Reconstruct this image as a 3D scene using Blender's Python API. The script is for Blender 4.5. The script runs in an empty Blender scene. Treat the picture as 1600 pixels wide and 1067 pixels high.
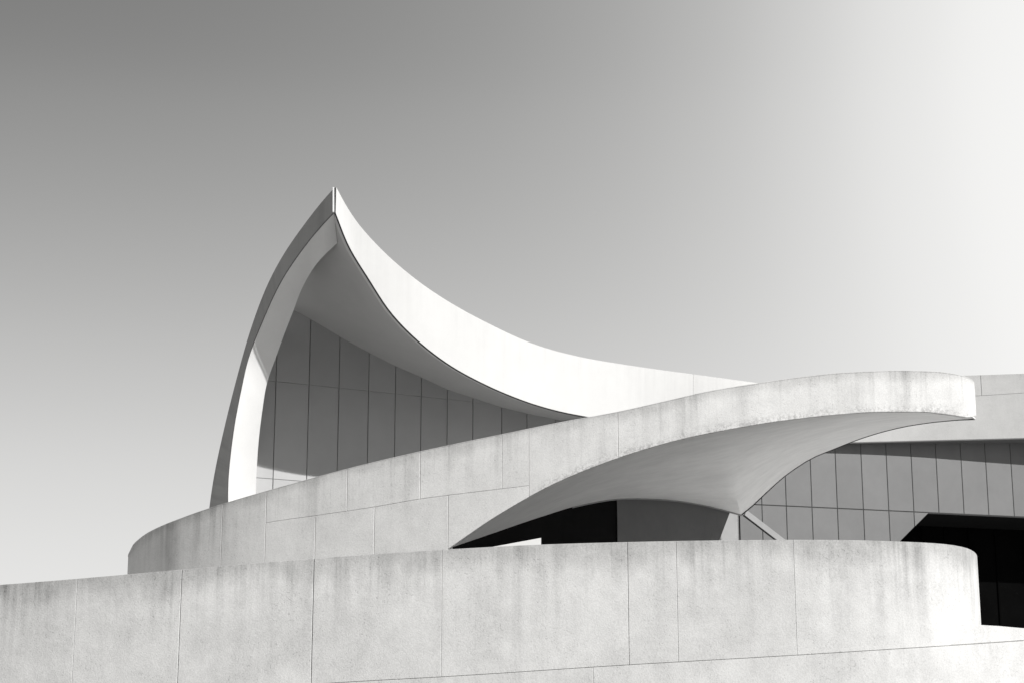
import bpy, math, random
import numpy as np
from mathutils import Vector
random.seed(4)
S = bpy.context.scene
COL = S.collection
R = math.radians

# ------------------------------------------------------------------ camera
F_PX, W_PX, H_PX = 2800.0, 1600.0, 1067.0
PITCH = math.atan(653.0 / 2800.0)
EYE = 1.6
cam = bpy.data.cameras.new('camera')
cam.sensor_width = 36.0
cam.lens = 36.0 * F_PX / W_PX
cam.clip_start = 0.1
cam.clip_end = 3000
co = bpy.data.objects.new('camera', cam)
COL.objects.link(co)
co.location = (0, 0, EYE)
co.rotation_euler = (R(90) + PITCH, 0, 0)
S.camera = co

# ------------------------------------------------------------------ sun, sky
SUN_AZ, SUN_EL = R(50), R(28)          # azimuth from straight behind the camera towards the right
s_dir = Vector((math.cos(SUN_EL) * math.sin(SUN_AZ), -math.cos(SUN_EL) * math.cos(SUN_AZ), math.sin(SUN_EL)))
sl = bpy.data.lights.new('sun', 'SUN')
sl.energy = 4.9
sl.angle = R(0.5)
sl.color = (1.0, 0.992, 0.98)
so = bpy.data.objects.new('sun', sl)
COL.objects.link(so)
so.rotation_euler = s_dir.to_track_quat('Z', 'Y').to_euler()
so.location = s_dir * 80

world = bpy.data.worlds.new('World')
S.world = world
world.use_nodes = True
nt = world.node_tree
nt.nodes.clear()
def wn(t, **k):
    n = nt.nodes.new(t)
    for a, b in k.items():
        setattr(n, a, b)
    return n
sky = wn('ShaderNodeTexSky', sky_type='NISHITA')
sky.sun_disc = False
sky.sun_elevation = SUN_EL
sky.sun_rotation = math.atan2(s_dir.x, s_dir.y)
sky.air_density = 1.0
sky.dust_density = 1.5
sky.ozone_density = 1.0
sep = wn('ShaderNodeSeparateColor')
nt.links.new(sky.outputs[0], sep.inputs[0])
def wm(op, a, b=None, c=None, clamp=False):
    n = wn('ShaderNodeMath', operation=op)
    n.use_clamp = clamp
    for i, v in enumerate((a, b, c)):
        if v is None:
            continue
        if isinstance(v, (int, float)):
            n.inputs[i].default_value = v
        else:
            nt.links.new(v, n.inputs[i])
    return n.outputs[0]
# black-and-white print: red-weighted brightness of the sky
lum = wm('ADD', wm('MULTIPLY', sep.outputs[0], 0.75), wm('MULTIPLY', sep.outputs[1], 0.25))
# clear sky brightening towards the horizon, and a broad hazy glow off to the right
tc = wn('ShaderNodeTexCoord')
nv = wn('ShaderNodeVectorMath', operation='NORMALIZE')
nt.links.new(tc.outputs['Generated'], nv.inputs[0])
sx = wn('ShaderNodeSeparateXYZ')
nt.links.new(nv.outputs[0], sx.inputs[0])
def wcurve(v, pts, lo=0.0, hi=1.0):
    mr = wn('ShaderNodeMapRange'); nt.links.new(v, mr.inputs[0])
    mr.inputs[1].default_value = lo; mr.inputs[2].default_value = hi
    fc = wn('ShaderNodeFloatCurve'); nt.links.new(mr.outputs[0], fc.inputs['Value'])
    c = fc.mapping.curves[0]
    pts = [((x - lo) / (hi - lo), y) for x, y in pts]
    c.points[0].location = pts[0]; c.points[1].location = pts[-1]
    for p in pts[1:-1]: c.points.new(*p)
    fc.mapping.update()
    return fc.outputs[0]
vert = wcurve(sx.outputs[2], [(0, .98), (.08, .94), (.134, .85), (.20, .66), (.272, .455), (.34, .31), (.405, .205), (.55, .17), (.75, .13), (1, .12)])
gl_az, gl_el = R(39.5), R(18)
dt = wn('ShaderNodeVectorMath', operation='DOT_PRODUCT')
nt.links.new(nv.outputs[0], dt.inputs[0])
dt.inputs[1].default_value = (math.cos(gl_el) * math.sin(gl_az), math.cos(gl_el) * math.cos(gl_az), math.sin(gl_el))
glow = wcurve(dt.outputs['Value'], [(.3, 0), (.52, .0), (.60, .03), (.70, .07), (.766, .13), (.81, .21), (.848, .34), (.88, .54), (.909, .78), (.94, .94), (.97, .97), (1, .98)], .3, 1.0)
base = wm('MULTIPLY_ADD', vert, 0.75, wm('MULTIPLY', wm('MULTIPLY', lum, 0.088), 0.25))
bright = wm('SUBTRACT', 1.0, wm('MULTIPLY', wm('SUBTRACT', 1.0, base, None, True), wm('SUBTRACT', 1.0, glow)))
comb = wn('ShaderNodeCombineColor')
nt.links.new(bright, comb.inputs[0])
nt.links.new(wm('MULTIPLY', bright, 0.997), comb.inputs[1])
nt.links.new(wm('MULTIPLY', bright, 0.985), comb.inputs[2])
bg = wn('ShaderNodeBackground')
bg.inputs['Strength'].default_value = 0.97
nt.links.new(comb.outputs[0], bg.inputs['Color'])
wo = wn('ShaderNodeOutputWorld')
nt.links.new(bg.outputs[0], wo.inputs['Surface'])

S.render.engine = 'CYCLES'
S.view_settings.view_transform = 'Standard'
S.view_settings.look = 'None'
S.view_settings.exposure = 0.0
S.view_settings.gamma = 1.0
S.view_settings.use_curve_mapping = False
S.cycles.max_bounces = 8
S.cycles.diffuse_bounces = 5

# ------------------------------------------------------------------ projection helpers
CP, SP = math.cos(PITCH), math.sin(PITCH)
def U(px, py, Y):
    """point at distance Y on the line of sight through a photograph pixel"""
    a, b = (px - 800) / F_PX, (533.5 - py) / F_PX
    d = Vector((a, CP - SP * b, SP + CP * b))
    t = Y / d.y
    return Vector((d.x * t, Y, EYE + d.z * t))
def proj(v):
    x, y, z = v.x, v.y, v.z - EYE
    d = y * CP + z * SP
    return 800 + F_PX * x / d, 533.5 - F_PX * (-y * SP + z * CP) / d
def mono(tab):
    """monotone cubic interpolation of a table, linear beyond its ends"""
    x = np.array([t[0] for t in tab], float); y = np.array([t[1] for t in tab], float)
    h = np.diff(x); dl = np.diff(y) / h
    m = np.zeros(len(x)); m[0] = dl[0]; m[-1] = dl[-1]
    for i in range(1, len(x) - 1):
        if dl[i-1] * dl[i] > 0:
            w1, w2 = 2*h[i] + h[i-1], h[i] + 2*h[i-1]
            m[i] = (w1 + w2) / (w1 / dl[i-1] + w2 / dl[i])
    def f(q):
        if q <= x[0]: return float(y[0] + m[0] * (q - x[0]))
        if q >= x[-1]: return float(y[-1] + m[-1] * (q - x[-1]))
        i = int(np.searchsorted(x, q) - 1)
        t = (q - x[i]) / h[i]
        return float((2*t**3-3*t**2+1)*y[i] + (t**3-2*t**2+t)*h[i]*m[i] + (-2*t**3+3*t**2)*y[i+1] + (t**3-t**2)*h[i]*m[i+1])
    return f
def z_at(x, y, pyf):
    """height above plan point (x, y) whose picture falls on the traced curve pyf(px)"""
    z = 8.0
    for _ in range(12):
        px, _q = proj(Vector((x, y, z)))
        k = (533.5 - pyf(px)) / F_PX
        z = EYE + y * (k * CP + SP) / (CP - k * SP)
    return z
def catmull(P, n):
    """n evenly spaced samples on a centripetal curve through the points"""
    P = [np.array(p, float) for p in P]
    P = [2*P[0]-P[1]] + P + [2*P[-1]-P[-2]]
    out = []
    for i in range(1, len(P) - 2):
        p0, p1, p2, p3 = P[i-1], P[i], P[i+1], P[i+2]
        t0 = 0; t1 = t0 + max(1e-6, np.linalg.norm(p1-p0))**.5
        t2 = t1 + max(1e-6, np.linalg.norm(p2-p1))**.5; t3 = t2 + max(1e-6, np.linalg.norm(p3-p2))**.5
        for t in np.linspace(t1, t2, 24, endpoint=(i == len(P)-3)):
            A1 = (t1-t)/(t1-t0)*p0 + (t-t0)/(t1-t0)*p1; A2 = (t2-t)/(t2-t1)*p1 + (t-t1)/(t2-t1)*p2
            A3 = (t3-t)/(t3-t2)*p2 + (t-t2)/(t3-t2)*p3
            B1 = (t2-t)/(t2-t0)*A1 + (t-t0)/(t2-t0)*A2; B2 = (t3-t)/(t3-t1)*A2 + (t-t1)/(t3-t1)*A3
            out.append((t2-t)/(t2-t1)*B1 + (t-t1)/(t2-t1)*B2)
    out = np.array(out)
    s = np.concatenate([[0], np.cumsum(np.linalg.norm(np.diff(out, axis=0), axis=1))])
    q = np.linspace(0, s[-1], n)
    return np.stack([np.interp(q, s, out[:, k]) for k in range(out.shape[1])], 1)
def curve3(tab, n):
    """(px, py, Y) knots -> n smooth 3D points"""
    return [Vector(p) for p in catmull([U(*t) for t in tab], n)]

# ------------------------------------------------------------------ objects
def empty(name, loc, label, cat, group=None):
    o = bpy.data.objects.new(name, None)
    COL.objects.link(o)
    o.location = loc
    o.empty_display_size = 0.3
    o['label'] = label; o['category'] = cat
    if group: o['group'] = group
    bpy.context.view_layer.update()
    return o
def wloc(o):
    v = Vector((0, 0, 0))
    while o is not None:
        v += o.location; o = o.parent
    return v
def mesh_obj(name, verts, faces, mat, parent=None, uvs=None, uvs2=None, smooth=False, angle=35, label=None):
    off = wloc(parent)
    me = bpy.data.meshes.new(name)
    me.from_pydata([tuple(Vector(v) - off) for v in verts], [], faces)
    if uvs is not None:
        ul = me.uv_layers.new(name='UVMap')
        for lp in me.loops:
            ul.data[lp.index].uv = uvs[lp.vertex_index]
    if uvs2 is not None:
        ul = me.uv_layers.new(name='UVEdge')
        for lp in me.loops:
            ul.data[lp.index].uv = uvs2[lp.vertex_index]
    if smooth:
        me.polygons.foreach_set('use_smooth', [True] * len(me.polygons))
        me.set_sharp_from_angle(angle=R(angle))
    me.materials.append(mat)
    me.update()
    o = bpy.data.objects.new(name, me)
    COL.objects.link(o)
    o.parent = parent
    if label: o['label'] = label
    return o

class Path:
    """a curve in plan, sampled; front face on the camera's side"""
    def __init__(self, pts):
        self.p = np.array(pts, float)
        d = np.linalg.norm(np.diff(self.p, axis=0), axis=1)
        self.s = np.concatenate([[0], np.cumsum(d)])
        self.L = self.s[-1]
    def at(self, s):
        return np.array([np.interp(s, self.s, self.p[:, 0]), np.interp(s, self.s, self.p[:, 1])])
    def nrm(self, s):
        e = 0.04
        a, b = self.at(max(0, s - e)), self.at(min(self.L, s + e))
        t = (b - a) / np.linalg.norm(b - a)
        return np.array([t[1], -t[0]])
    def s_of_px(self, px, z=6.0, lo=None, hi=None):
        lo = 0 if lo is None else lo; hi = self.L if hi is None else hi
        best = None
        for s in np.linspace(lo, hi, 1500):
            x, y = self.at(s)
            e = abs(proj(Vector((x, y, z)))[0] - px)
            if best is None or e < best[0]: best = (e, s)
        return best[1]

def slab(name, path, s0, s1, zb, zt, mat, parent, thick=0.22, off=0.0, gap=0.006, chamfer=0.012, top_ref=None, step=0.3, label=None, vgap=0.0, grime=False):
    """curved panel between arc lengths s0..s1, heights zb(s)..zt(s); closed solid with chamfered front edges"""
    s0 += gap; s1 -= gap
    n = max(2, int((s1 - s0) / step) + 2)
    ss = [s0, s0 + chamfer] + list(np.linspace(s0 + chamfer, s1 - chamfer, n))[1:-1] + [s1 - chamfer, s1]
    V, UV, Fc, U2 = [], [], [], []
    for i, s in enumerate(ss):
        x, y = path.at(s); nx, ny = path.nrm(s)
        b, t = zb(s) + vgap, zt(s) - vgap
        edge = i in (0, len(ss) - 1)
        fr = -off - (chamfer if edge else 0)
        bk = -off - thick
        ref = (top_ref or zt)(s)
        for (o_, z) in ((fr if edge else -off - chamfer, b), (fr, b + chamfer), (fr, t - chamfer), (fr if edge else -off - chamfer, t), (bk, t), (bk, b)):
            V.append((x + nx * o_, y + ny * o_, z)); UV.append((s, ref - z)); U2.append((s, z - b if grime else 9.0))
    m = 6
    for i in range(len(ss) - 1):
        for k in range(m):
            a, b_ = i * m + k, i * m + (k + 1) % m
            Fc.append((a, a + m, b_ + m, b_))
    Fc.append(tuple(range(m))); Fc.append(tuple(reversed(range((len(ss) - 1) * m, len(ss) * m))))
    return mesh_obj(name, V, Fc, mat, parent, UV, U2, smooth=True, angle=25, label=label)

def loft(name, A, B, mat, parent, rows=8, back=None, fn=None, smooth=True, label=None, uvscale=1.0):
    """surface between two 3D curves of equal length; 'back' displaces its rear skin (real thickness)"""
    n = len(A)
    V, UV, Fc = [], [], []
    su = np.concatenate([[0], np.cumsum([(A[i+1] - A[i]).length for i in range(n - 1)])])
    for j in range(rows + 1):
        v = j / rows
        for i in range(n):
            p = fn(i, v) if fn else A[i].lerp(B[i], v)
            V.append(p); UV.append((su[i] * uvscale, v * (B[i] - A[i]).length))
    for j in range(rows):
        for i in range(n - 1):
            a = j * n + i
            Fc.append((a, a + 1, a + n + 1, a + n))
    if back is not None:
        N = len(V)
        for k in range(N):
            d = back(k % n, (k // n) / rows) if callable(back) else Vector(back)
            V.append(Vector(V[k]) + d); UV.append(UV[k])
        for f in list(Fc):
            Fc.append(tuple(q + N for q in reversed(f)))
        ring = [i for i in range(n)] + [j * n + n - 1 for j in range(1, rows + 1)] + [rows * n + i for i in range(n - 2, -1, -1)] + [j * n for j in range(rows - 1, 0, -1)]
        for a, b in zip(ring, ring[1:] + ring[:1]):
            Fc.append((b, a, a + N, b + N))
    return mesh_obj(name, V, Fc, mat, parent, UV, smooth=smooth, angle=40, label=label)

def clip_poly(P, a, b):
    """keep the part of polygon P (s, z) to the left of the line a->b"""
    out = []
    def side(p): return (b[0]-a[0])*(p[1]-a[1]) - (b[1]-a[1])*(p[0]-a[0])
    for i in range(len(P)):
        p, q = P[i], P[(i+1) % len(P)]
        sp, sq = side(p), side(q)
        if sp >= 0: out.append(p)
        if (sp > 0 > sq) or (sp < 0 < sq):
            t = sp / (sp - sq)
            out.append((p[0] + (q[0]-p[0])*t, p[1] + (q[1]-p[1])*t))
    return out
def flat_panel(name, org, tan, nrm, poly, depth, mat, parent, proud=0.0, bev=0.008, label=None):
    """flat polygon given in wall coordinates (along, z), extruded backwards, front edges chamfered"""
    c = (sum(p[0] for p in poly) / len(poly), sum(p[1] for p in poly) / len(poly))
    def W(p, o): 
        return Vector((org[0] + tan[0]*p[0] + nrm[0]*o, org[1] + tan[1]*p[0] + nrm[1]*o, p[1]))
    def ins(p):
        dx, dy = c[0]-p[0], c[1]-p[1]
        return (p[0] + (bev if dx > 0 else -bev), p[1] + (bev if dy > 0 else -bev))
    k = len(poly)
    V = [W(ins(p), proud) for p in poly] + [W(p, proud - bev) for p in poly] + [W(p, proud - depth) for p in poly]
    UV = [ins(p) for p in poly] + list(poly) * 2
    Fc = [tuple(range(k)), tuple(reversed(range(2*k, 3*k)))]
    for i in range(k):
        j = (i + 1) % k
        Fc += [(i, i + k, j + k, j), (i + k, i + 2*k, j + 2*k, j + k)]
    return mesh_obj(name, V, Fc, mat, parent, UV, label=label)
def bar(name, a, b, w, h, mat, parent, label=None, up=Vector((0, 0, 1))):
    a, b = Vector(a), Vector(b)
    d = (b - a).normalized(); sd = d.cross(up).normalized(); u = sd.cross(d).normalized()
    V = []
    for p in (a, b):
        for sx_, sy_ in ((-1, -1), (1, -1), (1, 1), (-1, 1)):
            V.append(p + sd * (sx_ * w / 2) + u * (sy_ * h / 2))
    Fc = [(0, 1, 2, 3), (7, 6, 5, 4)] + [(i, i + 4, (i + 1) % 4 + 4, (i + 1) % 4) for i in range(4)]
    return mesh_obj(name, V, Fc, mat, parent, [(v.x + v.y, v.z) for v in V], label=label)
def tube(name, pts, r, mat, parent, k=6):
    V, Fc = [], []
    for i, p in enumerate(pts):
        d = (pts[min(i+1, len(pts)-1)] - pts[max(i-1, 0)]).normalized()
        a = d.cross(Vector((0, 0, 1)) if abs(d.z) < 0.95 else Vector((0, 1, 0))).normalized(); b = a.cross(d)
        for q in range(k):
            t = 2*math.pi*q/k
            V.append(p + a*math.cos(t)*r + b*math.sin(t)*r)
    for i in range(len(pts)-1):
        for q in range(k):
            Fc.append((i*k+q, i*k+(q+1) % k, (i+1)*k+(q+1) % k, (i+1)*k+q))
    Fc += [tuple(range(k)), tuple(reversed(range((len(pts)-1)*k, len(pts)*k)))]
    return mesh_obj(name, V, Fc, mat, parent, [(0, 0)] * len(V), smooth=True)

# ------------------------------------------------------------------ materials
def concrete(name, base, streak=0.3, mottle=0.25, pits=0.5, top=0.3, rough=0.85, bump=0.15, top_h=0.35, seed=0.0, bottom=None):
    m = bpy.data.materials.new(name)
    m.use_nodes = True
    t = m.node_tree; N = t.nodes; L = t.links
    bs = N['Principled BSDF']
    bs.inputs['Roughness'].default_value = rough
    bs.inputs['Specular IOR Level'].default_value = 0.2
    def node(ty, **k):
        n = N.new(ty)
        for a, b in k.items(): setattr(n, a, b)
        return n
    def mth(op, a, b=None, clamp=False):
        n = node('ShaderNodeMath', operation=op); n.use_clamp = clamp
        for i, v in enumerate((a, b)):
            if v is None: continue
            if isinstance(v, (int, float)): n.inputs[i].default_value = v
            else: L.new(v, n.inputs[i])
        return n.outputs[0]
    def rng(v, a, b, c, d):
        n = node('ShaderNodeMapRange'); n.interpolation_type = 'SMOOTHSTEP'
        L.new(v, n.inputs[0])
        for i, q in enumerate((a, b, c, d)): n.inputs[i+1].default_value = q
        return n.outputs[0]
    uv = node('ShaderNodeUVMap', uv_map='UVMap')
    sp = node('ShaderNodeSeparateXYZ'); L.new(uv.outputs[0], sp.inputs[0])
    geo = node('ShaderNodeNewGeometry')
    def noise(vec, scale, detail=4, rough_=0.55, sc=(1, 1, 1)):
        mp = node('ShaderNodeMapping'); L.new(vec, mp.inputs[0])
        mp.inputs['Scale'].default_value = sc
        mp.inputs['Location'].default_value = (seed, seed * .7, seed * .3)
        n = node('ShaderNodeTexNoise'); L.new(mp.outputs[0], n.inputs['Vector'])
        n.inputs['Scale'].default_value = scale; n.inputs['Detail'].default_value = detail
        n.inputs['Roughness'].default_value = rough_
        return n.outputs[0]
    P = geo.outputs['Position']
    big = rng(noise(P, 0.55, 5, 0.6), 0.32, 0.70, 0, 1)
    med = rng(noise(P, 2.6, 6, 0.65), 0.3, 0.72, 0, 1)
    st = noise(uv.outputs[0], 1.0, 6, 0.6, (3.2, 0.16, 1))
    st2 = noise(uv.outputs[0], 1.0, 4, 0.6, (14.0, 0.35, 1))
    v = sp.outputs[1]
    fade = rng(v, 0.0, 2.2, 1.0, 0.12)
    clus = rng(noise(uv.outputs[0], 1.0, 3, 0.6, (0.45, 0.12, 1)), 0.40, 0.62, 0.15, 1)
    drip = mth('MULTIPLY', mth('MULTIPLY', rng(st, 0.40, 0.72, 0, 1), fade), clus)
    drip2 = mth('MULTIPLY', rng(st2, 0.50, 0.72, 0, 1), rng(v, 0.0, 1.1, 0.8, 0.1))
    # uneven dark weathering just under the top edge
    edge_n = noise(uv.outputs[0], 1.0, 4, 0.6, (1.3, 0.5, 1))
    tv = mth('SUBTRACT', v, mth('MULTIPLY', mth('SUBTRACT', edge_n, 0.5), top_h * 2.2))
    tp = rng(tv, 0.0, top_h, 1.0, 0.0)
    # coarse grit and pits
    grit = noise(P, 38.0, 3, 0.7)
    gr = rng(grit, 0.36, 0.66, 0, 1)
    pt = rng(noise(P, 24.0, 2, 0.8), 0.57, 0.70, 0, 1)
    where = rng(noise(P, 1.1, 4, 0.7), 0.38, 0.66, 0.12, 1)
    pit = mth('MULTIPLY', pt, where)
    k = mth('MULTIPLY', big, mottle * 0.55)
    k = mth('ADD', k, mth('MULTIPLY', med, mottle * 0.45))
    k = mth('ADD', k, mth('MULTIPLY', drip, streak))
    k = mth('ADD', k, mth('MULTIPLY', drip2, streak * 0.5))
    k = mth('ADD', k, mth('MULTIPLY', tp, top))
    k = mth('ADD', k, mth('MULTIPLY', pit, pits * 0.5))
    k = mth('ADD', k, mth('MULTIPLY', gr, pits * 0.30))
    if bottom:
        # grime gathered along the lower edge
        uve = node('ShaderNodeUVMap', uv_map='UVEdge')
        spe = node('ShaderNodeSeparateXYZ'); L.new(uve.outputs[0], spe.inputs[0])
        gb = mth('MULTIPLY', rng(spe.outputs[1], 0.0, bottom[0], 1, 0), rng(noise(P, 16.0, 3, 0.75), 0.44, 0.58, 0, 1))
        gb = mth('MULTIPLY', gb, rng(noise(P, 1.0, 3, 0.6), 0.35, 0.6, 0.1, 1))
        k = mth('ADD', k, mth('MULTIPLY', gb, bottom[1]))
    f = mth('SUBTRACT', 1.0, mth('MINIMUM', k, 0.85))
    oi = node('ShaderNodeObjectInfo')
    f = mth('MULTIPLY', f, mth('ADD', mth('MULTIPLY', oi.outputs['Random'], 0.06), 0.97))
    val = mth('MULTIPLY', f, base)
    cc = node('ShaderNodeCombineColor')
    L.new(val, cc.inputs[0]); L.new(mth('MULTIPLY', val, 0.997), cc.inputs[1]); L.new(mth('MULTIPLY', val, 0.985), cc.inputs[2])
    L.new(cc.outputs[0], bs.inputs['Base Color'])
    if bump:
        bp = node('ShaderNodeBump'); bp.inputs['Strength'].default_value = bump; bp.inputs['Distance'].default_value = 0.02
        h = mth('SUBTRACT', mth('ADD', grit, mth('MULTIPLY', med, 0.6)), mth('MULTIPLY', pit, 0.7))
        L.new(h, bp.inputs['Height']); L.new(bp.outputs[0], bs.inputs['Normal'])
    return m
def plain(name, v, rough=0.6, spec=0.3, mottle=0.08, scale=1.2, bump=0.0):
    m = bpy.data.materials.new(name); m.use_nodes = True
    t = m.node_tree; N = t.nodes; L = t.links; bs = N['Principled BSDF']
    bs.inputs['Roughness'].default_value = rough
    bs.inputs['Specular IOR Level'].default_value = spec
    g = N.new('ShaderNodeNewGeometry'); n = N.new('ShaderNodeTexNoise')
    L.new(g.outputs['Position'], n.inputs['Vector']); n.inputs['Scale'].default_value = scale; n.inputs['Detail'].default_value = 6
    n.inputs['Roughness'].default_value = 0.65
    r = N.new('ShaderNodeMapRange'); L.new(n.outputs[0], r.inputs[0])
    r.inputs[1].default_value = 0.3; r.inputs[2].default_value = 0.7
    r.inputs[3].default_value = v * (1 - mottle); r.inputs[4].default_value = v * (1 + mottle)
    oi = N.new('ShaderNodeObjectInfo')
    q = N.new('ShaderNodeMath'); q.operation = 'MULTIPLY_ADD'
    L.new(oi.outputs['Random'], q.inputs[0]); q.inputs[1].default_value = 0.10; q.inputs[2].default_value = 0.95
    w = N.new('ShaderNodeMath'); w.operation = 'MULTIPLY'
    L.new(r.outputs[0], w.inputs[0]); L.new(q.outputs[0], w.inputs[1])
    cc = N.new('ShaderNodeCombineColor')
    for i in range(3): L.new(w.outputs[0], cc.inputs[i])
    L.new(cc.outputs[0], bs.inputs['Base Color'])
    if bump:
        n2 = N.new('ShaderNodeTexNoise'); L.new(g.outputs['Position'], n2.inputs['Vector']); n2.inputs['Scale'].default_value = 30
        bp = N.new('ShaderNodeBump'); bp.inputs['Strength'].default_value = bump; bp.inputs['Distance'].default_value = 0.01
        L.new(n2.outputs[0], bp.inputs['Height']); L.new(bp.outputs[0], bs.inputs['Normal'])
    return m

M_front = concrete('front_wall_concrete', 0.69, streak=0.30, mottle=0.22, pits=0.36, top=0.22, top_h=0.55, bump=0.25)
M_ramp = concrete('ramp_wall_concrete', 0.74, bottom=(0.24, 0.30), streak=0.26, mottle=0.17, pits=0.36, top=0.17, top_h=0.26, bump=0.2, seed=7.3)
M_white = concrete('white_render', 0.60, streak=0.07, mottle=0.05, pits=0.04, top=0.0, bump=0.03, seed=3.1)
M_rib = concrete('rib_render', 0.40, streak=0.14, mottle=0.10, pits=0.12, top=0.0, bump=0.05, seed=5.1)
M_ribin = concrete('rib_inner_render', 0.76, streak=0.02, mottle=0.05, pits=0.08, top=0.0, bump=0.05, seed=6.1)
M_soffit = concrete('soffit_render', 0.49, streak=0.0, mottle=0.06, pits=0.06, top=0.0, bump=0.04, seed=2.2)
M_canopy = concrete('canopy_soffit_plaster', 0.86, streak=0.10, mottle=0.15, pits=0.10, top=0.0, bump=0.05, seed=9.2)
M_fascia = concrete('side_fascia_concrete', 0.46, streak=0.08, mottle=0.12, pits=0.25, top=0.05, bump=0.15, seed=11.0)
M_arch_panel = plain('arch_wall_panel_paint', 0.37, rough=0.55, mottle=0.03, bump=0.05)
M_side_panel = plain('side_wall_panel_paint', 0.135, rough=0.5, mottle=0.07, bump=0.05)
M_joint = plain('joint_sealant', 0.03, rough=0.9, spec=0.1)
M_sidejoint = plain('side_joint_sealant', 0.12, rough=0.9, spec=0.1)
M_core = plain('joint_shadow_concrete', 0.16, rough=0.95, spec=0.1)
M_jointcore = plain('shallow_joint_mortar', 0.22, rough=0.95, spec=0.1)
M_dark = plain('dark_metal', 0.02, rough=0.6, spec=0.2)
M_lightmetal = plain('pale_metal', 0.75, rough=0.4, spec=0.4)
M_glass = plain('shade_black_glazing', 0.003, rough=1.0, spec=0.0, mottle=0.2)  # matt near-black: the recess's deep shade is put into the colour
M_blockdark = plain('shade_black_paint', 0.011, rough=1.0, spec=0.0)  # near-black colour stands in for shade under the canopy and in the entrance
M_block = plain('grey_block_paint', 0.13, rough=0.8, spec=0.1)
M_pale = plain('sun_patch_pale', 0.6, rough=0.8)
M_brace = plain('brace_concrete', 0.27, rough=0.8)
M_ground = plain('ground_paving', 0.34, rough=0.9, spec=0.1, mottle=0.2, scale=0.4)
M_deck = plain('deck_paving', 0.24, rough=0.9, spec=0.1, mottle=0.1, scale=0.8)
M_terrace = plain('terrace_paving', 0.68, rough=0.9, spec=0.1, mottle=0.1, scale=0.8)

# ------------------------------------------------------------------ ground and terrace
def sheet(name, x0, x1, y0, y1, z, mat, cut=None):
    V = [(x0, y0, z), (x1, y0, z), (x1, y1, z), (x0, y1, z)]
    o = mesh_obj(name, V, [(0, 1, 2, 3)], mat, None, [(v[0], v[1]) for v in V])
    o['kind'] = 'structure'
    return o
sheet('ground', -1500, 1500, -1500, 1500, 0.0, M_ground)
TZ = 4.2

# ------------------------------------------------------------------ front wall
def px_path(tab, n, z=5.0):
    return Path(catmull([((p - 800) / F_PX * (Y * CP + (z - EYE) * SP), Y) for p, Y in tab], n))
tall = px_path([(-260, 32.3), (-150, 31.9), (0, 31.35), (285, 30.7), (490, 30.4), (700, 30.18), (980, 29.98), (1250, 29.92), (1400, 30.02), (1475, 30.3), (1505, 30.68), (1520, 31.15), (1527, 31.8), (1524, 33.0), (1500, 35.0)], 500)
basep = px_path([(-260, 32.3), (-150, 31.9), (0, 31.35), (285, 30.7), (490, 30.4), (700, 30.18), (980, 29.98), (1250, 29.92), (1400, 30.02), (1475, 30.28), (1600, 31.1), (1800, 32.4), (2100, 34.6)], 500)
f_top = mono([(-300, 935), (0, 913), (120, 903.5), (285, 889), (490, 872), (700, 857.5), (845, 850), (980, 846), (1100, 843.7), (1250, 842.5), (1330, 843), (1400, 845)])
f_joint = mono([(-300, 1125), (0, 1103), (285, 1083), (530, 1065.5), (700, 1056), (980, 1038), (1240, 1023), (1400, 1013), (1534, 1004.5), (1600, 1000), (1900, 980)])
s_hold = tall.s_of_px(1400)
z_hold = z_at(*tall.at(s_hold), f_top)
# level top beyond the straight run, where the wall curls back
def ft(s): return z_at(*tall.at(s), f_top) if s < s_hold else z_hold - 0.012 * (s - s_hold)
s_fj = tall.s_of_px(1500)
zj_hold = z_at(*tall.at(s_fj), f_joint)
def fj_t(s): return z_at(*tall.at(s), f_joint) if s < s_fj else zj_hold
def fj_b(s): return z_at(*basep.at(s), f_joint)
fw = empty('curved_wall', (2, 30.2, 0), 'long convex wall of stained pale concrete panels nearest the camera', 'wall')
js = [0.0] + [tall.s_of_px(p, 4.5) for p in (-120, 120, 283, 490, 690, 981, 1057, 1242)]
js.append(tall.s_of_px(1522, 4.5, lo=tall.L * 0.6, hi=tall.L * 0.97)); js.append(tall.L)
GAPS = [0.003, 0.0015, 0.005, 0.006, 0.001, 0.003, 0.0015, 0.001, 0.001, 0.001]
for i in range(len(js) - 1):
    g = GAPS[i - 1] if i else 0
    slab('panel', tall, js[i] + (g if i else 0), js[i + 1] - GAPS[i], fj_t, ft, M_front, fw, thick=0.30, gap=0.0, chamfer=0.006, vgap=0.0, step=0.25)
slab('core', tall, 0.05, tall.L - 0.05, lambda s: 0.0, lambda s: ft(s) - 0.05, M_jointcore, fw, thick=0.20, off=0.02)
jb = [0.0] + [basep.s_of_px(p, 3.0) for p in (-120, 420, 927)] + [basep.L * 0.86, basep.L]
for i in range(len(jb) - 1):
    slab('base_panel', basep, jb[i], jb[i + 1], lambda s: 0.0, lambda s: fj_b(s) - 0.006, M_front, fw, thick=0.30, gap=0.001, chamfer=0.006, top_ref=lambda s: fj_b(s) + 1.2, step=0.25)
# low ledge carrying on to the right of the wall's rounded end
lw = empty('low_ledge_wall', tuple(basep.at(basep.s_of_px(1600))) + (0,), 'low pale ledge right of the front wall end, below the black opening', 'ledge')
l_top = mono([(1500, 973), (1534, 975.5), (1560, 977), (1600, 980.5), (1900, 1000)])
s_l0 = basep.s_of_px(1455, 3.4)
slab('panel', basep, s_l0, basep.L, lambda s: fj_b(s), lambda s: z_at(*basep.at(s), l_top), M_front, lw, thick=0.28, off=0.02, gap=0.0, chamfer=0.012, top_ref=lambda s: fj_b(s) + 1.6)

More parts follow.
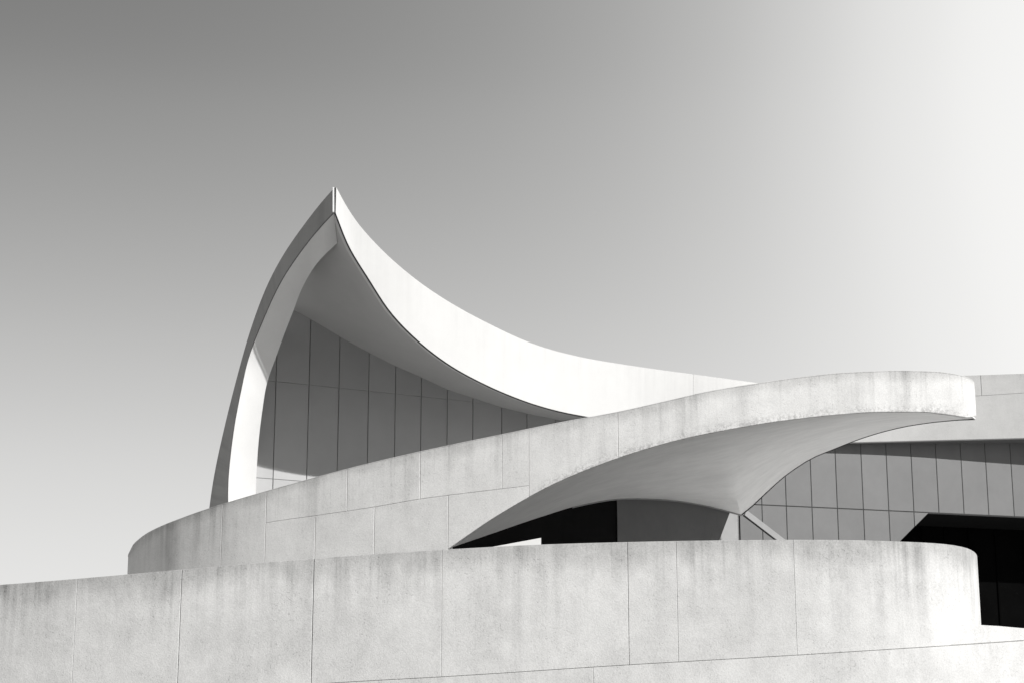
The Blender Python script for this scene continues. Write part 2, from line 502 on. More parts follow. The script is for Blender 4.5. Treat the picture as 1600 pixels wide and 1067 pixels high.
# ------------------------------------------------------------------ sweeping ramp wall with its cantilevered canopy
def integ(x0, y0, tab, n=700):
    f = mono(tab); Lh = tab[-1][0]; ds = Lh / n
    x, y = x0, y0; out = [(x, y)]
    for i in range(n):
        a = R(f((i + .5) * ds)); x += math.cos(a) * ds; y += math.sin(a) * ds
        out.append((x, y))
    return out
RAMP_TAB = [(0, -135), (1.2, -120), (2.4, -72), (3.6, -53), (4.9, -47), (5.05, -35), (6.6, -24), (9.0, -17), (13.0, -9), (18.0, 0), (22.0, 9), (23.4, 18), (23.8, 50), (24.15, 100)]
rp = Path(integ(0, 0, RAMP_TAB))
# slide the plan so that the rounded left end shows at px 200
zz = 6.3
Y0 = 42.3
pts = rp.p.copy(); pts[:, 1] += Y0
for _ in range(30):
    mn = min(proj(Vector((x, y, zz)))[0] for x, y in pts)
    pts[:, 0] += (201 - mn) / F_PX * 42
rp = Path(pts)
# stretch along x so that the rounded right end shows at px 1524
for _ in range(30):
    mx = max(proj(Vector((x, y, 9.0)))[0] for x, y in pts)
    x0 = pts[0, 0]
    pts[:, 0] = x0 + (pts[:, 0] - x0) * (1 + (1523.5 - mx) / 1323 * 0.8)
    mn = min(proj(Vector((x, y, zz)))[0] for x, y in pts)
    pts[:, 0] += (201 - mn) / F_PX * 42
rp = Path(pts)
r_top = mono([(204, 859), (208, 851), (216, 843), (228, 834), (245, 825), (275, 812.5), (327, 794), (370, 780.5), (415, 767.5), (470, 752), (580, 723), (700, 696), (785, 678.5), (880, 659), (965, 643.5), (1050, 624.5), (1110, 611), (1180, 599.5), (1250, 589.5), (1320, 582.5), (1400, 579.5), (1455, 580.5), (1500, 586), (1516, 592)])
r_bot = mono([(705, 853.5), (730, 836), (760, 815.5), (800, 791), (840, 768), (880, 748.5), (930, 728), (985, 708.5), (1070, 684.5), (1150, 668.5), (1200, 660), (1250, 653.5), (1300, 648), (1380, 643), (1440, 643), (1480, 647), (1525, 654)])
px_s = [proj(Vector((x, y, 7.5)))[0] for x, y in rp.p]
i_min = int(np.argmin(px_s)); i_max = int(np.argmax(px_s))
s_min, s_max = rp.s[i_min], rp.s[i_max]
sA = next(rp.s[i] for i in range(i_min, len(px_s)) if px_s[i] > 206)
zA = z_at(*rp.at(sA), r_top)
sB = next(rp.s[i] for i in range(i_min, len(px_s)) if px_s[i] > 1516)
zB = z_at(*rp.at(sB), r_top); zBb = z_at(*rp.at(sB), r_bot)
def rt(s):
    if s < sA: return zA - 0.10 * (sA - s)
    return z_at(*rp.at(s), r_top) if s < sB else zB - 0.15 * (s - sB)
sC = rp.s_of_px(700, 6.0, lo=s_min)
def rb(s):
    if s < sC: return TZ - 0.5
    z = z_at(*rp.at(s), r_bot) if s < sB else zBb + 0.25 * (s - sB)
    return z
def s_r(px, z): return rp.s_of_px(px, z, lo=s_min, hi=s_max)
rw = empty('ramp_wall', (rp.at(s_r(700, 6))[0], rp.at(s_r(700, 6))[1], TZ), 'sweeping concrete ramp wall rising right into a cantilevered canopy', 'ramp')
r_mid = mono([(200, 872), (350, 833), (412, 817), (493, 805), (585, 791.5), (657, 779), (765, 765.5), (850, 755), (1000, 735)])
def rm(s):
    return z_at(*rp.at(s), r_mid)
s_mid0, s_mid1 = s_r(345, 6.3), s_r(826, 6.8)
g1 = dict(thick=0.07, gap=0.003, chamfer=0.008, step=0.2)
# left: full height panels up to the first joint, then two rows, then the canopy edge beam in one row
slab('panel', rp, 0.0, s_min * 0.6, rb, rt, M_ramp, rw, **g1)
slab('panel', rp, s_min * 0.6, s_r(347, 6.3), rb, rt, M_ramp, rw, **g1)
s_mid0 = s_r(415, 6.3)
slab('panel', rp, s_r(347, 6.3), s_mid0, rb, rt, M_ramp, rw, **g1)
up = [s_mid0] + [s_r(p, 7.5) for p in (543, 657, 785)]
for a, b in zip(up[:-1], up[1:]):
    slab('panel', rp, a, b, rm, rt, M_ramp, rw, vgap=0.002, **g1)
lo_ = [s_mid0] + [s_r(p, 6.3) for p in (493, 585)] + [sC, s_mid1]
for a, b in zip(lo_[:-1], lo_[1:]):
    slab('panel', rp, a, b, rb, lambda s: max(rm(s), rb(s) + 0.02), M_ramp, rw, vgap=0.002, top_ref=rt, **g1)
g2 = dict(thick=0.07, gap=0.002, chamfer=0.008, step=0.1, grime=True)
slab('edge_beam', rp, up[-1], s_mid1, lambda s: max(rm(s), rb(s)) + 0.003, rt, M_ramp, rw, thick=0.07, gap=0.0, chamfer=0.003, step=0.1)
be = [s_mid1, s_r(965, 8), rp.L]
for a, b in zip(be[:-1], be[1:]):
    slab('edge_beam', rp, a, b, rb, rt, M_ramp, rw, **g2)
slab('core', rp, 0.03, rp.L - 0.03, lambda s: rb(s) + (0.16 if s > sC else 0), lambda s: rt(s) - 0.012, M_core, rw, thick=0.14, off=0.055, step=0.2)
# coping
slab('coping', rp, 0.03, rp.L - 0.03, lambda s: rt(s) - 0.012, lambda s: rt(s) + 0.012, M_ramp, rw, thick=0.26, off=-0.006, gap=0.0, chamfer=0.008, step=0.15)

# canopy underside between the edge beam and the inner edge
NF = 90
ss = np.linspace(sC, s_max + 0.05, NF)
Fb = []
for s in ss:
    x, y = rp.at(s); nx, ny = rp.nrm(s)
    Fb.append(Vector((x - nx * 0.16, y - ny * 0.16, rb(s) + 0.025)))
Gl = [(709, 853.5, Fb[0].y + 0.3), (760, 836, 40.2), (845, 807, 43.4), (905, 789, 45.0), (963, 779, 46.0), (1010, 778.5, 46.7), (1060, 782, 47.3), (1110, 791, 47.9), (1158, 804, 48.4)]
Gr = [(1158, 804, 48.4), (1175, 790, 48.9), (1195, 771, 49.2), (1225, 744, 49.4), (1265, 717, 49.2), (1300, 702, 48.6), (1335, 688, 47.8), (1370, 676.5, 46.7), (1410, 666.5, 45.2), (1450, 660, 43.4), (1490, 656, 41.2), (1514, 654.8, Fb[-1].y + 1.6), (1524, 654.2, Fb[-1].y + 0.2)]
nl = 44
GL, GR = curve3(Gl, nl), curve3(Gr, NF - nl + 1)
G = GL + GR[1:]
Gs = [v.copy() for v in G]
for _ in range(160):
    Gs = [Gs[0]] + [(Gs[i-1] + Gs[i] * 2 + Gs[i+1]) / 4 for i in range(1, NF - 1)] + [Gs[-1]]
def sof(i, v):
    w = v ** 2.2
    g = Gs[i] * (1 - w) + G[i] * w
    p = Fb[i].lerp(g, v)
    p.z += 0.10 * math.sin(math.pi * v) * min(1, (Fb[i] - G[i]).length / 4)
    return p
def sof_back(i, v):
    e = min(i, NF - 1 - i) / 6.0
    return Vector((0, 0, 0.02 + 0.16 * min(1, e)))
loft('canopy_soffit', Fb, G, M_canopy, rw, rows=22, fn=sof, back=sof_back)
# roof deck of the canopy
Tt = []
for s in ss:
    x, y = rp.at(s); nx, ny = rp.nrm(s)
    Tt.append(Vector((x - nx * 0.2, y - ny * 0.2, max(rt(s) - 0.55, rb(s) + 0.4))))
Gt = [v + sof_back(i, 1) + Vector((0, 0, 0.03)) for i, v in enumerate(G)]
def deck_f(i, v):
    e = min(1, min(i, NF - 1 - i) / 10.0)
    return sof(i, v) + sof_back(i, v) + Vector((0, 0, 0.03 + 0.25 * (1 - v) * e))
loft('deck', Tt, Gt, M_terrace, rw, rows=10, fn=deck_f, back=(0, 0, 0.06))
tube('edge_trim', [v + Vector((0, -0.02, 0.0)) for v in G[nl - 1:-1]], 0.022, M_dark, rw)
tube('edge_trim', [v + Vector((0, -0.05, -0.02)) for v in G[26:nl]], 0.018, M_brace, rw)
# sloping deck behind the wall, left part
sd = np.linspace(0.4, sC, 40)
D0, D1 = [], []
for s in sd:
    x, y = rp.at(s); nx, ny = rp.nrm(s)
    z = rt(s) - 1.05
    D0.append(Vector((x - nx * 0.2, y - ny * 0.2, z))); D1.append(Vector((x * 0.92 + 0.3, y + 3.2, z)))
loft('ramp_deck', D0, D1, M_deck, rw, rows=2, back=(0, 0, -0.2))

# ------------------------------------------------------------------ wall block standing under the canopy
def prism(name, plan, zb, tops, mat, parent, uv=True, label=None):
    k = len(plan)
    V = [Vector((x, y, zb)) for x, y in plan] + [Vector((x, y, t)) for (x, y), t in zip(plan, tops)]
    Fc = [tuple(reversed(range(k))), tuple(range(k, 2 * k))] + [(i, (i + 1) % k, (i + 1) % k + k, i + k) for i in range(k)]
    return mesh_obj(name, V, Fc, mat, parent, [(v.x + v.y, v.z) for v in V], label=label)
blk = empty('canopy_support_wall', (G[28].x, G[28].y, TZ), 'dark angled wall block standing in the shade under the curved canopy', 'wall')
def hung_wall(name, pts, mat, parent, shift, zb=TZ, tilt=None):
    """vertical wall whose top follows 3D points, with real thickness"""
    V, Fc = [], []
    k = len(pts)
    for p in pts:
        V += [Vector((p.x, p.y, p.z + 0.03)), Vector((p.x, p.y, zb)), Vector((p.x, p.y, zb)) + shift, Vector((p.x, p.y, p.z + 0.03)) + shift]
    if tilt is not None:
        lim = pts[-1].x + tilt.x
        for i in range(k):
            for q in (1, 2):
                v = V[i*4+q]
                if v.x > lim:
                    v.y -= (v.x - lim) * (pts[-1].y - pts[0].y) / (pts[-1].x - pts[0].x); v.x = lim
    for i in range(k - 1):
        a, b = i * 4, (i + 1) * 4
        for q in range(4):
            Fc.append((a + q, a + (q + 1) % 4, b + (q + 1) % 4, b + q))
    Fc += [(0, 3, 2, 1), (4*(k-1), 4*(k-1)+1, 4*(k-1)+2, 4*(k-1)+3)]
    return mesh_obj(name, V, Fc, mat, parent, [(v.x, v.z) for v in V])
def nearest(px): return min(range(nl), key=lambda i: abs(proj(G[i])[0] - px))
ic = nearest(963)
hung_wall('shaded_wall', [G[0] + Vector((-0.8, 0.5, 0.1))] + [v + Vector((0.0, 0.06, 0)) for v in G[0:ic + 1]], M_blockdark, blk, Vector((-0.25, 0.35, 0)))  # this side's deep shade is put into its black colour
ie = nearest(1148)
t_ = (U(1135, 843, G[ie].y) - U(1150, 806, G[ie].y)).x / (U(1150, 806, G[ie].y).z - U(1135, 843, G[ie].y).z)  # wall end cut along the slanting shadow edge, opening onto the pale sliver
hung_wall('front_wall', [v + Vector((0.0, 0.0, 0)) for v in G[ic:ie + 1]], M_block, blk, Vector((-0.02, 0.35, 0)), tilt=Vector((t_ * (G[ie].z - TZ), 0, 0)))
ap = G[nl - 1]
tube('column', [Vector((ap.x - 0.05, ap.y, TZ)), Vector((ap.x - 0.05, ap.y, TZ + 2)), Vector((ap.x - 0.05, ap.y, ap.z + 0.03))], 0.02, M_dark, blk, k=8)

br = empty('diagonal_brace', tuple(ap), 'pale slanting concrete beam descending right from the lowest point of the canopy', 'beam')
b0, b1 = U(1164, 800, 53.0), U(1220, 843, 54.2)
b1 = b0 + (b1 - b0) * 1.9
bar('beam', b0, b1, 0.05, 0.19, M_brace, br)
dn = Vector((b1 - b0)).cross(Vector((0, 1, 0))).normalized()
if dn.z > 0: dn = -dn
bar('shadow_gap', b0 + dn * 0.105 + Vector((0, -0.02, 0)), b1 + dn * 0.105 + Vector((0, -0.02, 0)), 0.05, 0.02, M_dark, br)

pw = empty('sun_patch_sliver', tuple(U(1142, 830, 54.6).xy) + (TZ,), 'added narrow pale sliver imitating a sunlit patch between the shaded wall and the thin column', 'pier')
a, b = U(1128, 830, 54.6), U(1153, 830, 54.6)  # added pale body in place of the sunlit triangle on the block
prism('sun_patch_body', [(a.x, 54.8), (b.x, 54.6), (b.x, 55.0), (a.x, 55.2)], TZ, [a.z + 0.9] * 4, M_pale, pw)

# small bright upstand low in the mouth of the canopy
ups = empty('stair_parapet', tuple(U(845, 845, 36.6).xy) + (TZ,), 'small sunlit white parapet wedge before the dark recess under the canopy', 'parapet')
pa, pb = U(770, 853.5, 34.6), U(845.5, 839.5, 34.8)
prism('parapet_body', [(pa.x, 34.6), (pb.x, 34.8), (pb.x, 35.0), (pa.x, 34.8)], TZ, [pa.z, pb.z, pb.z, pa.z], M_white, ups)

# terrace: raised deck behind the front wall (outline follows the wall)
tv = []
for s in np.linspace(0, basep.L, 60):
    x, y = basep.at(s)
    tv.append((x, y + 0.3))
tl = [(x, y, TZ) for x, y in tv] + [(tv[-1][0] + 25, 110, TZ), (tv[0][0] - 25, 110, TZ)]
TZR = 3.0
# plan split: the deck's edge drops a little before the front wall so that nothing shows above the low ledge
tt = [(x, y, 3.05) for x, y, _ in tl]
V = [(x, y, 3.2) for x, y, _ in tl]
k = len(V)
V2 = [(x, y, 0.0) for x, y, _ in V]
o = mesh_obj('terrace', V + V2, [tuple(range(k))] + [(i, i + k, (i + 1) % k + k, (i + 1) % k) for i in range(k)], M_terrace, None, [(v[0], v[1]) for v in V + V2])
o['kind'] = 'structure'

blocker_plan = [(-3.0, 33.6), (4.6, 33.6), (5.2, 45.6), (2.6, 46.0), (-1.2, 39.0)]  # unseen dark sheet added to cut bounce light under the left canopy
o = mesh_obj('bounce_blocker', [(x, y, 3.26) for x, y in blocker_plan] + [(x, y, 3.1) for x, y in blocker_plan], [(0, 1, 2, 3, 4), (9, 8, 7, 6, 5)] + [(i, i + 5, (i + 1) % 5 + 5, (i + 1) % 5) for i in range(5)], plain('bounce_dark', 0.035, rough=1.0, spec=0.05, mottle=0.5, scale=5), None)
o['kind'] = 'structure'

# ------------------------------------------------------------------ the peaked shell building
sh = empty('arched_shell_building', (-4, 50, 3.2), 'white building with a sharply peaked swept shell roof over tall dark panels', 'building')
A_ = [(523, 293, 45.3), (502, 317, 45.7), (480, 345, 46.1), (445, 395, 46.9), (415, 452, 48.1), (390, 520, 48.9), (370, 590, 49.5), (350, 670, 50.1), (335, 740, 50.5), (327, 793, 50.8), (319, 860, 51.1)]
B_ = [(522, 332.5, 45.3), (502, 354, 45.7), (478, 383, 46.1), (440, 439, 47.15), (412, 498, 47.95), (388, 560, 48.6), (376, 612, 48.85), (366, 665, 49.1), (360, 710, 49.4), (356.5, 750, 49.6), (356, 787, 49.8), (358, 860, 50.1)]
C_ = [(528, 379, 46.0), (507, 399, 46.7), (488, 422, 47.4), (470, 455, 48.0), (458, 487, 48.4), (445, 520, 48.8), (433, 553, 49.1), (417, 599, 49.5), (410, 640, 49.9), (404, 690, 50.5), (401, 735, 51.1), (399.5, 775, 51.6), (399, 860, 52.2)]
H_ = [(525.5, 293, 45.3), (540, 320, 45.55), (560, 350, 45.95), (600, 394, 46.9), (650, 437, 48.1), (700, 471, 49.3), (760, 504, 50.8), (830, 536, 52.5), (900, 556, 54.2), (1000, 573, 56.8), (1100, 586.5, 59.5), (1200, 600, 62), (1300, 612, 64.5)]
E_ = [(524.5, 333, 45.3), (545, 384, 45.9), (577, 437, 46.8), (610, 487, 47.65), (650, 529, 48.6), (700, 568, 49.75), (760, 601, 51.2), (820, 626, 52.6), (870, 641, 53.9), (917, 650.5, 55.1), (1000, 664, 57.3), (1100, 676, 60), (1300, 690, 64.8)]
W_ = [(438, 474, 52.3), (458, 485, 52.55), (490, 503, 52.9), (530, 527, 53.3), (575, 552, 53.8), (617, 572.5, 54.2), (658, 591.5, 54.7), (700, 610, 55.1), (738, 624, 55.6), (784, 639, 56.1), (823, 648, 56.5), (870, 657, 57), (917, 664, 57.6), (1000, 674, 59.2), (1100, 684, 61.5), (1300, 698, 66)]
n = 80
cA, cB, cC = curve3(A_, n), curve3(B_, n), curve3(C_, n)
cH, cE, cW = curve3(H_, n), curve3(E_, n), curve3(W_, n)
# resample so that rulings pair up sensibly (same fraction of picture height / width)
def by_px(c, xs, ax=0):
    q = [proj(v)[ax] for v in c]
    q = np.maximum.accumulate(np.array(q))
    out = []
    for x in xs:
        i = min(max(int(np.searchsorted(q, x)) - 1, 0), len(c) - 2)
        t = (x - q[i]) / max(1e-6, q[i+1] - q[i])
        out.append(c[i].lerp(c[i+1], t))
    return out
ys = [293 + (860 - 293) * (i / (n - 1)) ** 1.0 for i in range(n)]
cA2 = by_px(curve3(A_, 200), [293 + (858 - 293) * i / (n - 1) for i in range(n)], 1)
cB2 = by_px(curve3(B_, 200), [333 + (858 - 333) * i / (n - 1) for i in range(n)], 1)
cC2 = by_px(curve3(C_, 200), [380 + (858 - 380) * i / (n - 1) for i in range(n)], 1)
cH2 = by_px(curve3(H_, 240), [525.5 + (1299 - 525.5) * (i / (n - 1)) ** 1.35 for i in range(n)], 0)
cE2 = by_px(curve3(E_, 240), [524.5 + (1299 - 524.5) * (i / (n - 1)) ** 1.35 for i in range(n)], 0)
# underside
We = by_px(curve3(W_, 240), [438 + (1299 - 438) * (i / (n - 1)) ** 1.15 for i in range(n)], 0)
Ei = [v + Vector((-0.10, 0.10, 0.03)) * min(1, 0.15 + i / 14) for i, v in enumerate(cE2)]
def shell_in(i, v):
    p = Ei[i].lerp(We[i], v)
    p.z += 0.35 * math.sin(math.pi * v) * min(1.0, (Ei[i] - We[i]).length / 5) * min(1, i / 10)
    return p
loft('shell_soffit', Ei, We, M_soffit, sh, rows=16, fn=shell_in, back=(0, 0.05, 0.14))
# the rib's upper corner dies into the underside
def depth_on_soffit(px, py):
    best = None
    for i in range(0, 30):
        for j in range(41):
            p = shell_in(i, j / 40); q = proj(p)
            e = (q[0] - px) ** 2 + (q[1] - py) ** 2
            if best is None or e < best[0]: best = (e, p.y)
    return best[1]
C_[0] = (528, 379, depth_on_soffit(528, 379) - 0.02)
cC2 = by_px(curve3(C_, 200), [380 + (858 - 380) * i / (n - 1) for i in range(n)], 1)
loft('left_fascia', cA2, cB2, M_rib, sh, rows=4, back=(0.0, 0.14, 0.0))
loft('left_rib', cB2, cC2, M_ribin, sh, rows=10, back=(-0.03, 0.12, 0.02))
# rear return of the rib into the building
Cr = [U(proj(v)[0] - 9 * min(1, i / 12), proj(v)[1] - 2, max(v.y + 0.2, 52.9)) for i, v in enumerate(cC2)]
i0 = 22
loft('rib_return', cC2[i0:], Cr[i0:], M_ribin, sh, rows=3, back=(-0.12, 0, 0))
kj = min(range(n), key=lambda i: abs(proj(cH2[i])[0] - 1082))
def trim(c, k, d):
    return c[k] + (c[k + (1 if d > 0 else -1)] - c[k]).normalized() * abs(d)
loft('right_fascia', cH2[:kj] + [trim(cH2, kj, -0.006)], cE2[:kj] + [trim(cE2, kj, -0.006)], M_white, sh, rows=8, back=(-0.12, 0.16, 0.02))
loft('right_fascia', [trim(cH2, kj, 0.006)] + cH2[kj + 1:], [trim(cE2, kj, 0.006)] + cE2[kj + 1:], M_white, sh, rows=8, back=(-0.12, 0.16, 0.02))
tube('drip_edge', [v + Vector((-0.015, -0.02, -0.02)) for v in cE2[:70]], 0.021, M_dark, sh)
tube('crease_strip', cB2[:70], 0.014, M_core, sh)
# outer roof skin: from the two upper edges back over the hall
top = list(reversed(cA2)) + cH2[1:]
rear = []
for i, v in enumerate(top):
    if i < n: rear.append(v + Vector((0.1, 2.6, 0)))
    else:
        k_ = (i - n) / (len(top) - n); q = min(1, k_ * 6)
        rear.append(v + Vector((0.1 - 0.9 * q, 2.6 + 6.0 * q - 4.0 * k_, -0.5 * q)))
loft('roof_skin', [v + (Vector((0.12, 0.12, -0.02)) if i < n - 2 else Vector((-0.10, 0.18, -0.05))) for i, v in enumerate(top)], rear, M_white, sh, rows=6, back=(0.02, 0.02, -0.12))
# the two thin metal strips that close the prow
pt, pb_ = U(521.3, 293.5, 45.24), U(521.3, 332, 45.24)
bar('prow_strip', pb_, pt, 0.045, 0.06, M_lightmetal, sh, up=Vector((0, 1, 0)))
pt, pb_ = U(523.5, 294, 45.23), U(523.6, 333, 45.23)
bar('prow_joint', pb_, pt, 0.025, 0.05, M_dark, sh, up=Vector((0, 1, 0)))

# panelled end wall under the shell
wa, wb = U(400, 640, 52.0), U(900, 640, 57.2)
org = (wa.x, wa.y); L_ = math.hypot(wb.x - wa.x, wb.y - wa.y)
tan = ((wb.x - wa.x) / L_, (wb.y - wa.y) / L_); nr = (tan[1], -tan[0])
def wall_s(px, py):
    """(along, z) where the line of sight through a pixel meets the wall's plane"""
    d = U(px, py, 50.0) - Vector((0, 0, EYE))
    t = (org[0] * nr[0] + org[1] * nr[1]) / (d.x * nr[0] + d.y * nr[1])
    p = Vector((0, 0, EYE)) + d * t
    return (p.x - org[0]) * tan[0] + (p.y - org[1]) * tan[1], p.z
jp = [385, 430, 482, 529, 575.5, 617.5, 658, 699, 739, 784, 823.5, 868, 912, 955]
w_top = mono([(t[0], t[1]) for t in W_])
cl_a, cl_b = wall_s(446, 455), wall_s(385, 690)
ctop = [(wall_s(p, w_top(p))[0], wall_s(p, w_top(p))[1] + 0.30) for p in (955, 868, 784, 699, 617, 575, 529, 482, 438)]
cpoly = clip_poly([(wall_s(385, 640)[0], 3.2), (ctop[0][0], 3.2)] + ctop + [(wall_s(385, 640)[0], ctop[-1][1])], cl_a, cl_b)
wallo = flat_panel('panel_wall', org, tan, nr, cpoly, 0.15, M_joint, sh, proud=-0.05)
z_j1 = wall_s(430, 595.5)[1]; z_j2 = wall_s(430, 748)[1]
for a, b in zip(jp[:-1], jp[1:]):
    sa, sb = wall_s(a, 640)[0] + 0.010, wall_s(b, 640)[0] - 0.010
    za, zb_ = wall_s(max(a, 438), w_top(max(a, 438)))[1] + 0.25, wall_s(b, w_top(b))[1] + 0.25
    for zlo, zhi in ((z_j1, None), (z_j2, z_j1), (3.2, z_j2)):
        g_ = 0.004
        glo, ghi = (0.0015 if zlo == z_j1 else g_), (0.0015 if zhi == z_j1 else g_)
        poly = clip_poly([(sa, 3.2), (sb, 3.2), (sb, zb_), (sa, za)], (0, zlo + glo), (1, zlo + glo))
        if zhi is not None and poly:
            poly = clip_poly(poly, (1, zhi - ghi), (0, zhi - ghi))
        if len(poly) < 3:
            continue
        poly = clip_poly(poly, cl_a, cl_b)
        if len(poly) >= 3:
            flat_panel('panel', org, tan, nr, poly, 0.05, M_arch_panel, wallo, bev=0.010)

# ------------------------------------------------------------------ side building on the right
sb_ = empty('side_building', (12, 58, 3.2), 'low right-hand building with pale roof band, grey panels and a black entrance', 'building')
ra, rb2 = U(1190, 786.6, 56.5), U(1600, 806, 59.4)
org2 = (ra.x, ra.y); L2 = math.hypot(rb2.x - ra.x, rb2.y - ra.y)
tan2 = ((rb2.x - ra.x) / L2, (rb2.y - ra.y) / L2); nr2 = (tan2[1], -tan2[0])
def side_s(px, py):
    d = U(px, py, 50.0) - Vector((0, 0, EYE))
    t = (org2[0] * nr2[0] + org2[1] * nr2[1]) / (d.x * nr2[0] + d.y * nr2[1])
    p = Vector((0, 0, EYE)) + d * t
    return (p.x - org2[0]) * tan2[0] + (p.y - org2[1]) * tan2[1], p.z
zmid = side_s(1306, 793.5)[1]
ztop = side_s(1400, 678)[1]
jq = [1070, 1110, 1150, 1189.5, 1227.5, 1267.5, 1307, 1347.5, 1387, 1426, 1465, 1504, 1542.5, 1582, 1622, 1663, 1705, 1748]
d0, d1 = side_s(1451, 801), side_s(1409, 843)     # slanting jamb of the entrance
dz = (d0[0] - d1[0]) / (d0[1] - d1[1])
d2 = (d0[0] - dz * (d0[1] - 3.2), 3.2)
jmb = d0[0]
def box_wall(name, a, b, z0, z1, o1, o2, mat, parent):
    V = [Vector((org2[0]+tan2[0]*s_+nr2[0]*o_, org2[1]+tan2[1]*s_+nr2[1]*o_, z_)) for o_ in (o1, o2) for s_, z_ in ((a, z0), (b, z0), (b, z1), (a, z1))]
    return mesh_obj(name, V, [(0, 1, 2, 3), (7, 6, 5, 4), (0, 4, 5, 1), (1, 5, 6, 2), (2, 6, 7, 3), (3, 7, 4, 0)], mat, parent, [(v.x, v.z) for v in V])
pwall = flat_panel('panel_wall', org2, tan2, nr2, [(side_s(1068, 740)[0], zmid - 0.01), (side_s(1750, 740)[0], zmid - 0.01), (side_s(1750, 740)[0], ztop), (side_s(1068, 740)[0], ztop)], 0.15, M_sidejoint, sb_, proud=-0.03)
lower = flat_panel('lower_wall', org2, tan2, nr2, [(side_s(1068, 740)[0], 3.2), (d2[0] - 0.01, 3.2), (d0[0] - 0.01, zmid - 0.012), (side_s(1068, 740)[0], zmid - 0.012)], 0.15, M_sidejoint, sb_, proud=-0.03)
for a, b in zip(jq[:-1], jq[1:]):
    sa, sc = side_s(a, 760)[0] + 0.007, side_s(b, 760)[0] - 0.007
    flat_panel('panel', org2, tan2, nr2, [(sa, zmid + 0.01), (sc, zmid + 0.01), (sc, ztop), (sa, ztop)], 0.035, M_side_panel, pwall, bev=0.012)
    poly = [(sa, 3.2), (sc, 3.2), (sc, zmid - 0.01), (sa, zmid - 0.01)]
    poly = clip_poly(poly, d2, (d0[0] + dz * 0, zmid))
    if len(poly) >= 3:
        poly2 = poly
        flat_panel('panel', org2, tan2, nr2, poly2, 0.035, M_side_panel, lower, bev=0.012)
# recessed black entrance: slanting reveal, ceiling and panes, all coloured near-black as deep shade
sR = side_s(1750, 740)[0]
def SW(s_, z_, o_): return Vector((org2[0]+tan2[0]*s_+nr2[0]*o_, org2[1]+tan2[1]*s_+nr2[1]*o_, z_))
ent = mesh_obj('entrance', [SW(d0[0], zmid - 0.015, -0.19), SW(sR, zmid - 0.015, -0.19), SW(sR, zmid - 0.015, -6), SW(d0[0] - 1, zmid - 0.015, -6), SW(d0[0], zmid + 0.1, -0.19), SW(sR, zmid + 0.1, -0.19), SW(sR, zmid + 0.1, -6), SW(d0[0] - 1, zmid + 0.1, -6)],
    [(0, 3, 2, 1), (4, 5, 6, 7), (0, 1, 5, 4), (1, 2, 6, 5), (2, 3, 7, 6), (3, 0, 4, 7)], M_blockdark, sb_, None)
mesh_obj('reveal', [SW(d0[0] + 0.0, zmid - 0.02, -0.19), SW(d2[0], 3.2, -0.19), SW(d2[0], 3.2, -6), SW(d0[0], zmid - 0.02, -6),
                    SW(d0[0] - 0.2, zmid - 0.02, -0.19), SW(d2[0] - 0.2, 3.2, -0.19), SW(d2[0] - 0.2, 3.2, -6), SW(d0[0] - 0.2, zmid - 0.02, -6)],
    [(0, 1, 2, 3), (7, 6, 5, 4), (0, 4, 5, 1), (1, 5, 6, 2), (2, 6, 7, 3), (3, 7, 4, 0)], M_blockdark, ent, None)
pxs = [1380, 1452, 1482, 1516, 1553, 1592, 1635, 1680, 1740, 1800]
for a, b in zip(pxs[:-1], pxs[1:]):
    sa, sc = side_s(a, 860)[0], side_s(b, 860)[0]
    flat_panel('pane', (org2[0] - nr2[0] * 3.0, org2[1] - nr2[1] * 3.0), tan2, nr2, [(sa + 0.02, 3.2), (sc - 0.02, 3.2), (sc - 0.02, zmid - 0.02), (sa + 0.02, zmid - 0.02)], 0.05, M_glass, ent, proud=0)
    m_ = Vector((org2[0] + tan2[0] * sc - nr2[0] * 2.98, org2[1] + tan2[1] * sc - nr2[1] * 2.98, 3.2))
    bar('mullion', m_, m_ + Vector((0, 0, zmid - 3.22)), 0.05, 0.08, M_glass, ent, up=Vector((0, 1, 0)))
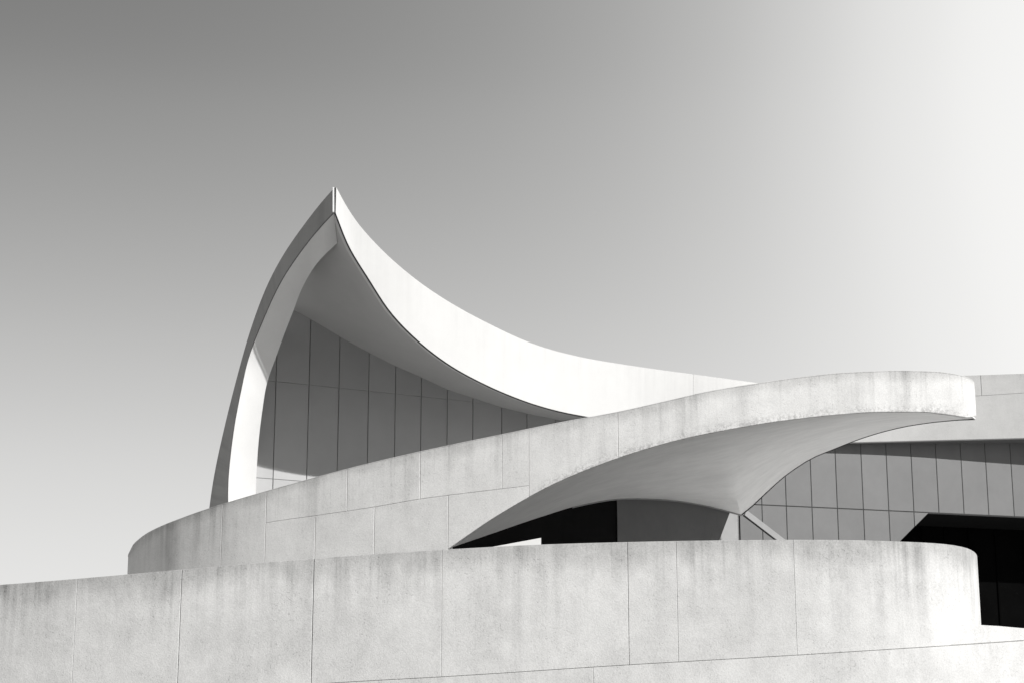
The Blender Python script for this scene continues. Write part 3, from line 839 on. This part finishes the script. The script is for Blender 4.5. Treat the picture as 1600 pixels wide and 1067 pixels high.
flat_panel('floor_slab', org2, tan2, nr2, [(side_s(1068, 740)[0], 3.0), (sR, 3.0), (sR, 3.19), (side_s(1068, 740)[0], 3.19)], 6.0, M_blockdark, sb_, proud=-0.2)
# roof band
fa = [(1235, 692.5, 56.4), (1340, 690.5, 57.0), (1460, 687.5, 57.6), (1600, 684, 58.2), (1800, 679, 59.1)]
fb_t = mono([(1235, 597), (1340, 592), (1460, 588), (1500, 586.5), (1600, 583), (1800, 576)])
fpts = catmull([(U(*t).x, U(*t).y) for t in fa], 200)
fp = Path(fpts)
f_bt = mono([(t[0], t[1]) for t in fa])
def fbz(s): return z_at(*fp.at(s), f_bt)
def ftz(s): return z_at(*fp.at(s), fb_t)
f_h = mono([(1235, 632), (1340, 627), (1536, 617.5), (1600, 613.5), (1800, 602)])
def fhz(s): return z_at(*fp.at(s), f_h)
sJ = [0.0, fp.s_of_px(1400, 12.5), fp.s_of_px(1536, 12.5), fp.s_of_px(1680, 12.5), fp.L]
for a, b in zip(sJ[:-1], sJ[1:]):
    slab('fascia_panel', fp, a, b, fhz, ftz, M_fascia, sb_, thick=0.2, gap=0.004, chamfer=0.010, vgap=0.003)
sJ = [0.0, fp.s_of_px(1640, 12.5), fp.L]
for a, b in zip(sJ[:-1], sJ[1:]):
    slab('fascia_panel', fp, a, b, fbz, fhz, M_fascia, sb_, thick=0.2, gap=0.001, chamfer=0.010, vgap=0.002, top_ref=ftz)
slab('fascia_core', fp, 0.02, fp.L - 0.02, lambda s: fbz(s) + 0.05, lambda s: ftz(s) - 0.05, M_core, sb_, thick=0.15, off=0.04)
# eaves soffit and flat roof
q0, q1, q2, q3 = [], [], [], []
for s in np.linspace(0.0, fp.L, 20):
    x, y = fp.at(s)
    q0.append(Vector((x, y + 0.19, fbz(s) + 0.03))); q1.append(Vector((x, y + 4.0, fbz(s) + 0.03)))
    q2.append(Vector((x, y + 0.19, ftz(s) - 0.25))); q3.append(Vector((x, y + 14.0, ftz(s) - 0.25)))
loft('eaves_soffit', q0, q1, M_block, sb_, rows=2, back=(0, 0, 0.15))
loft('roof', q2, q3, M_terrace, sb_, rows=2, back=(0, 0, 0.12))
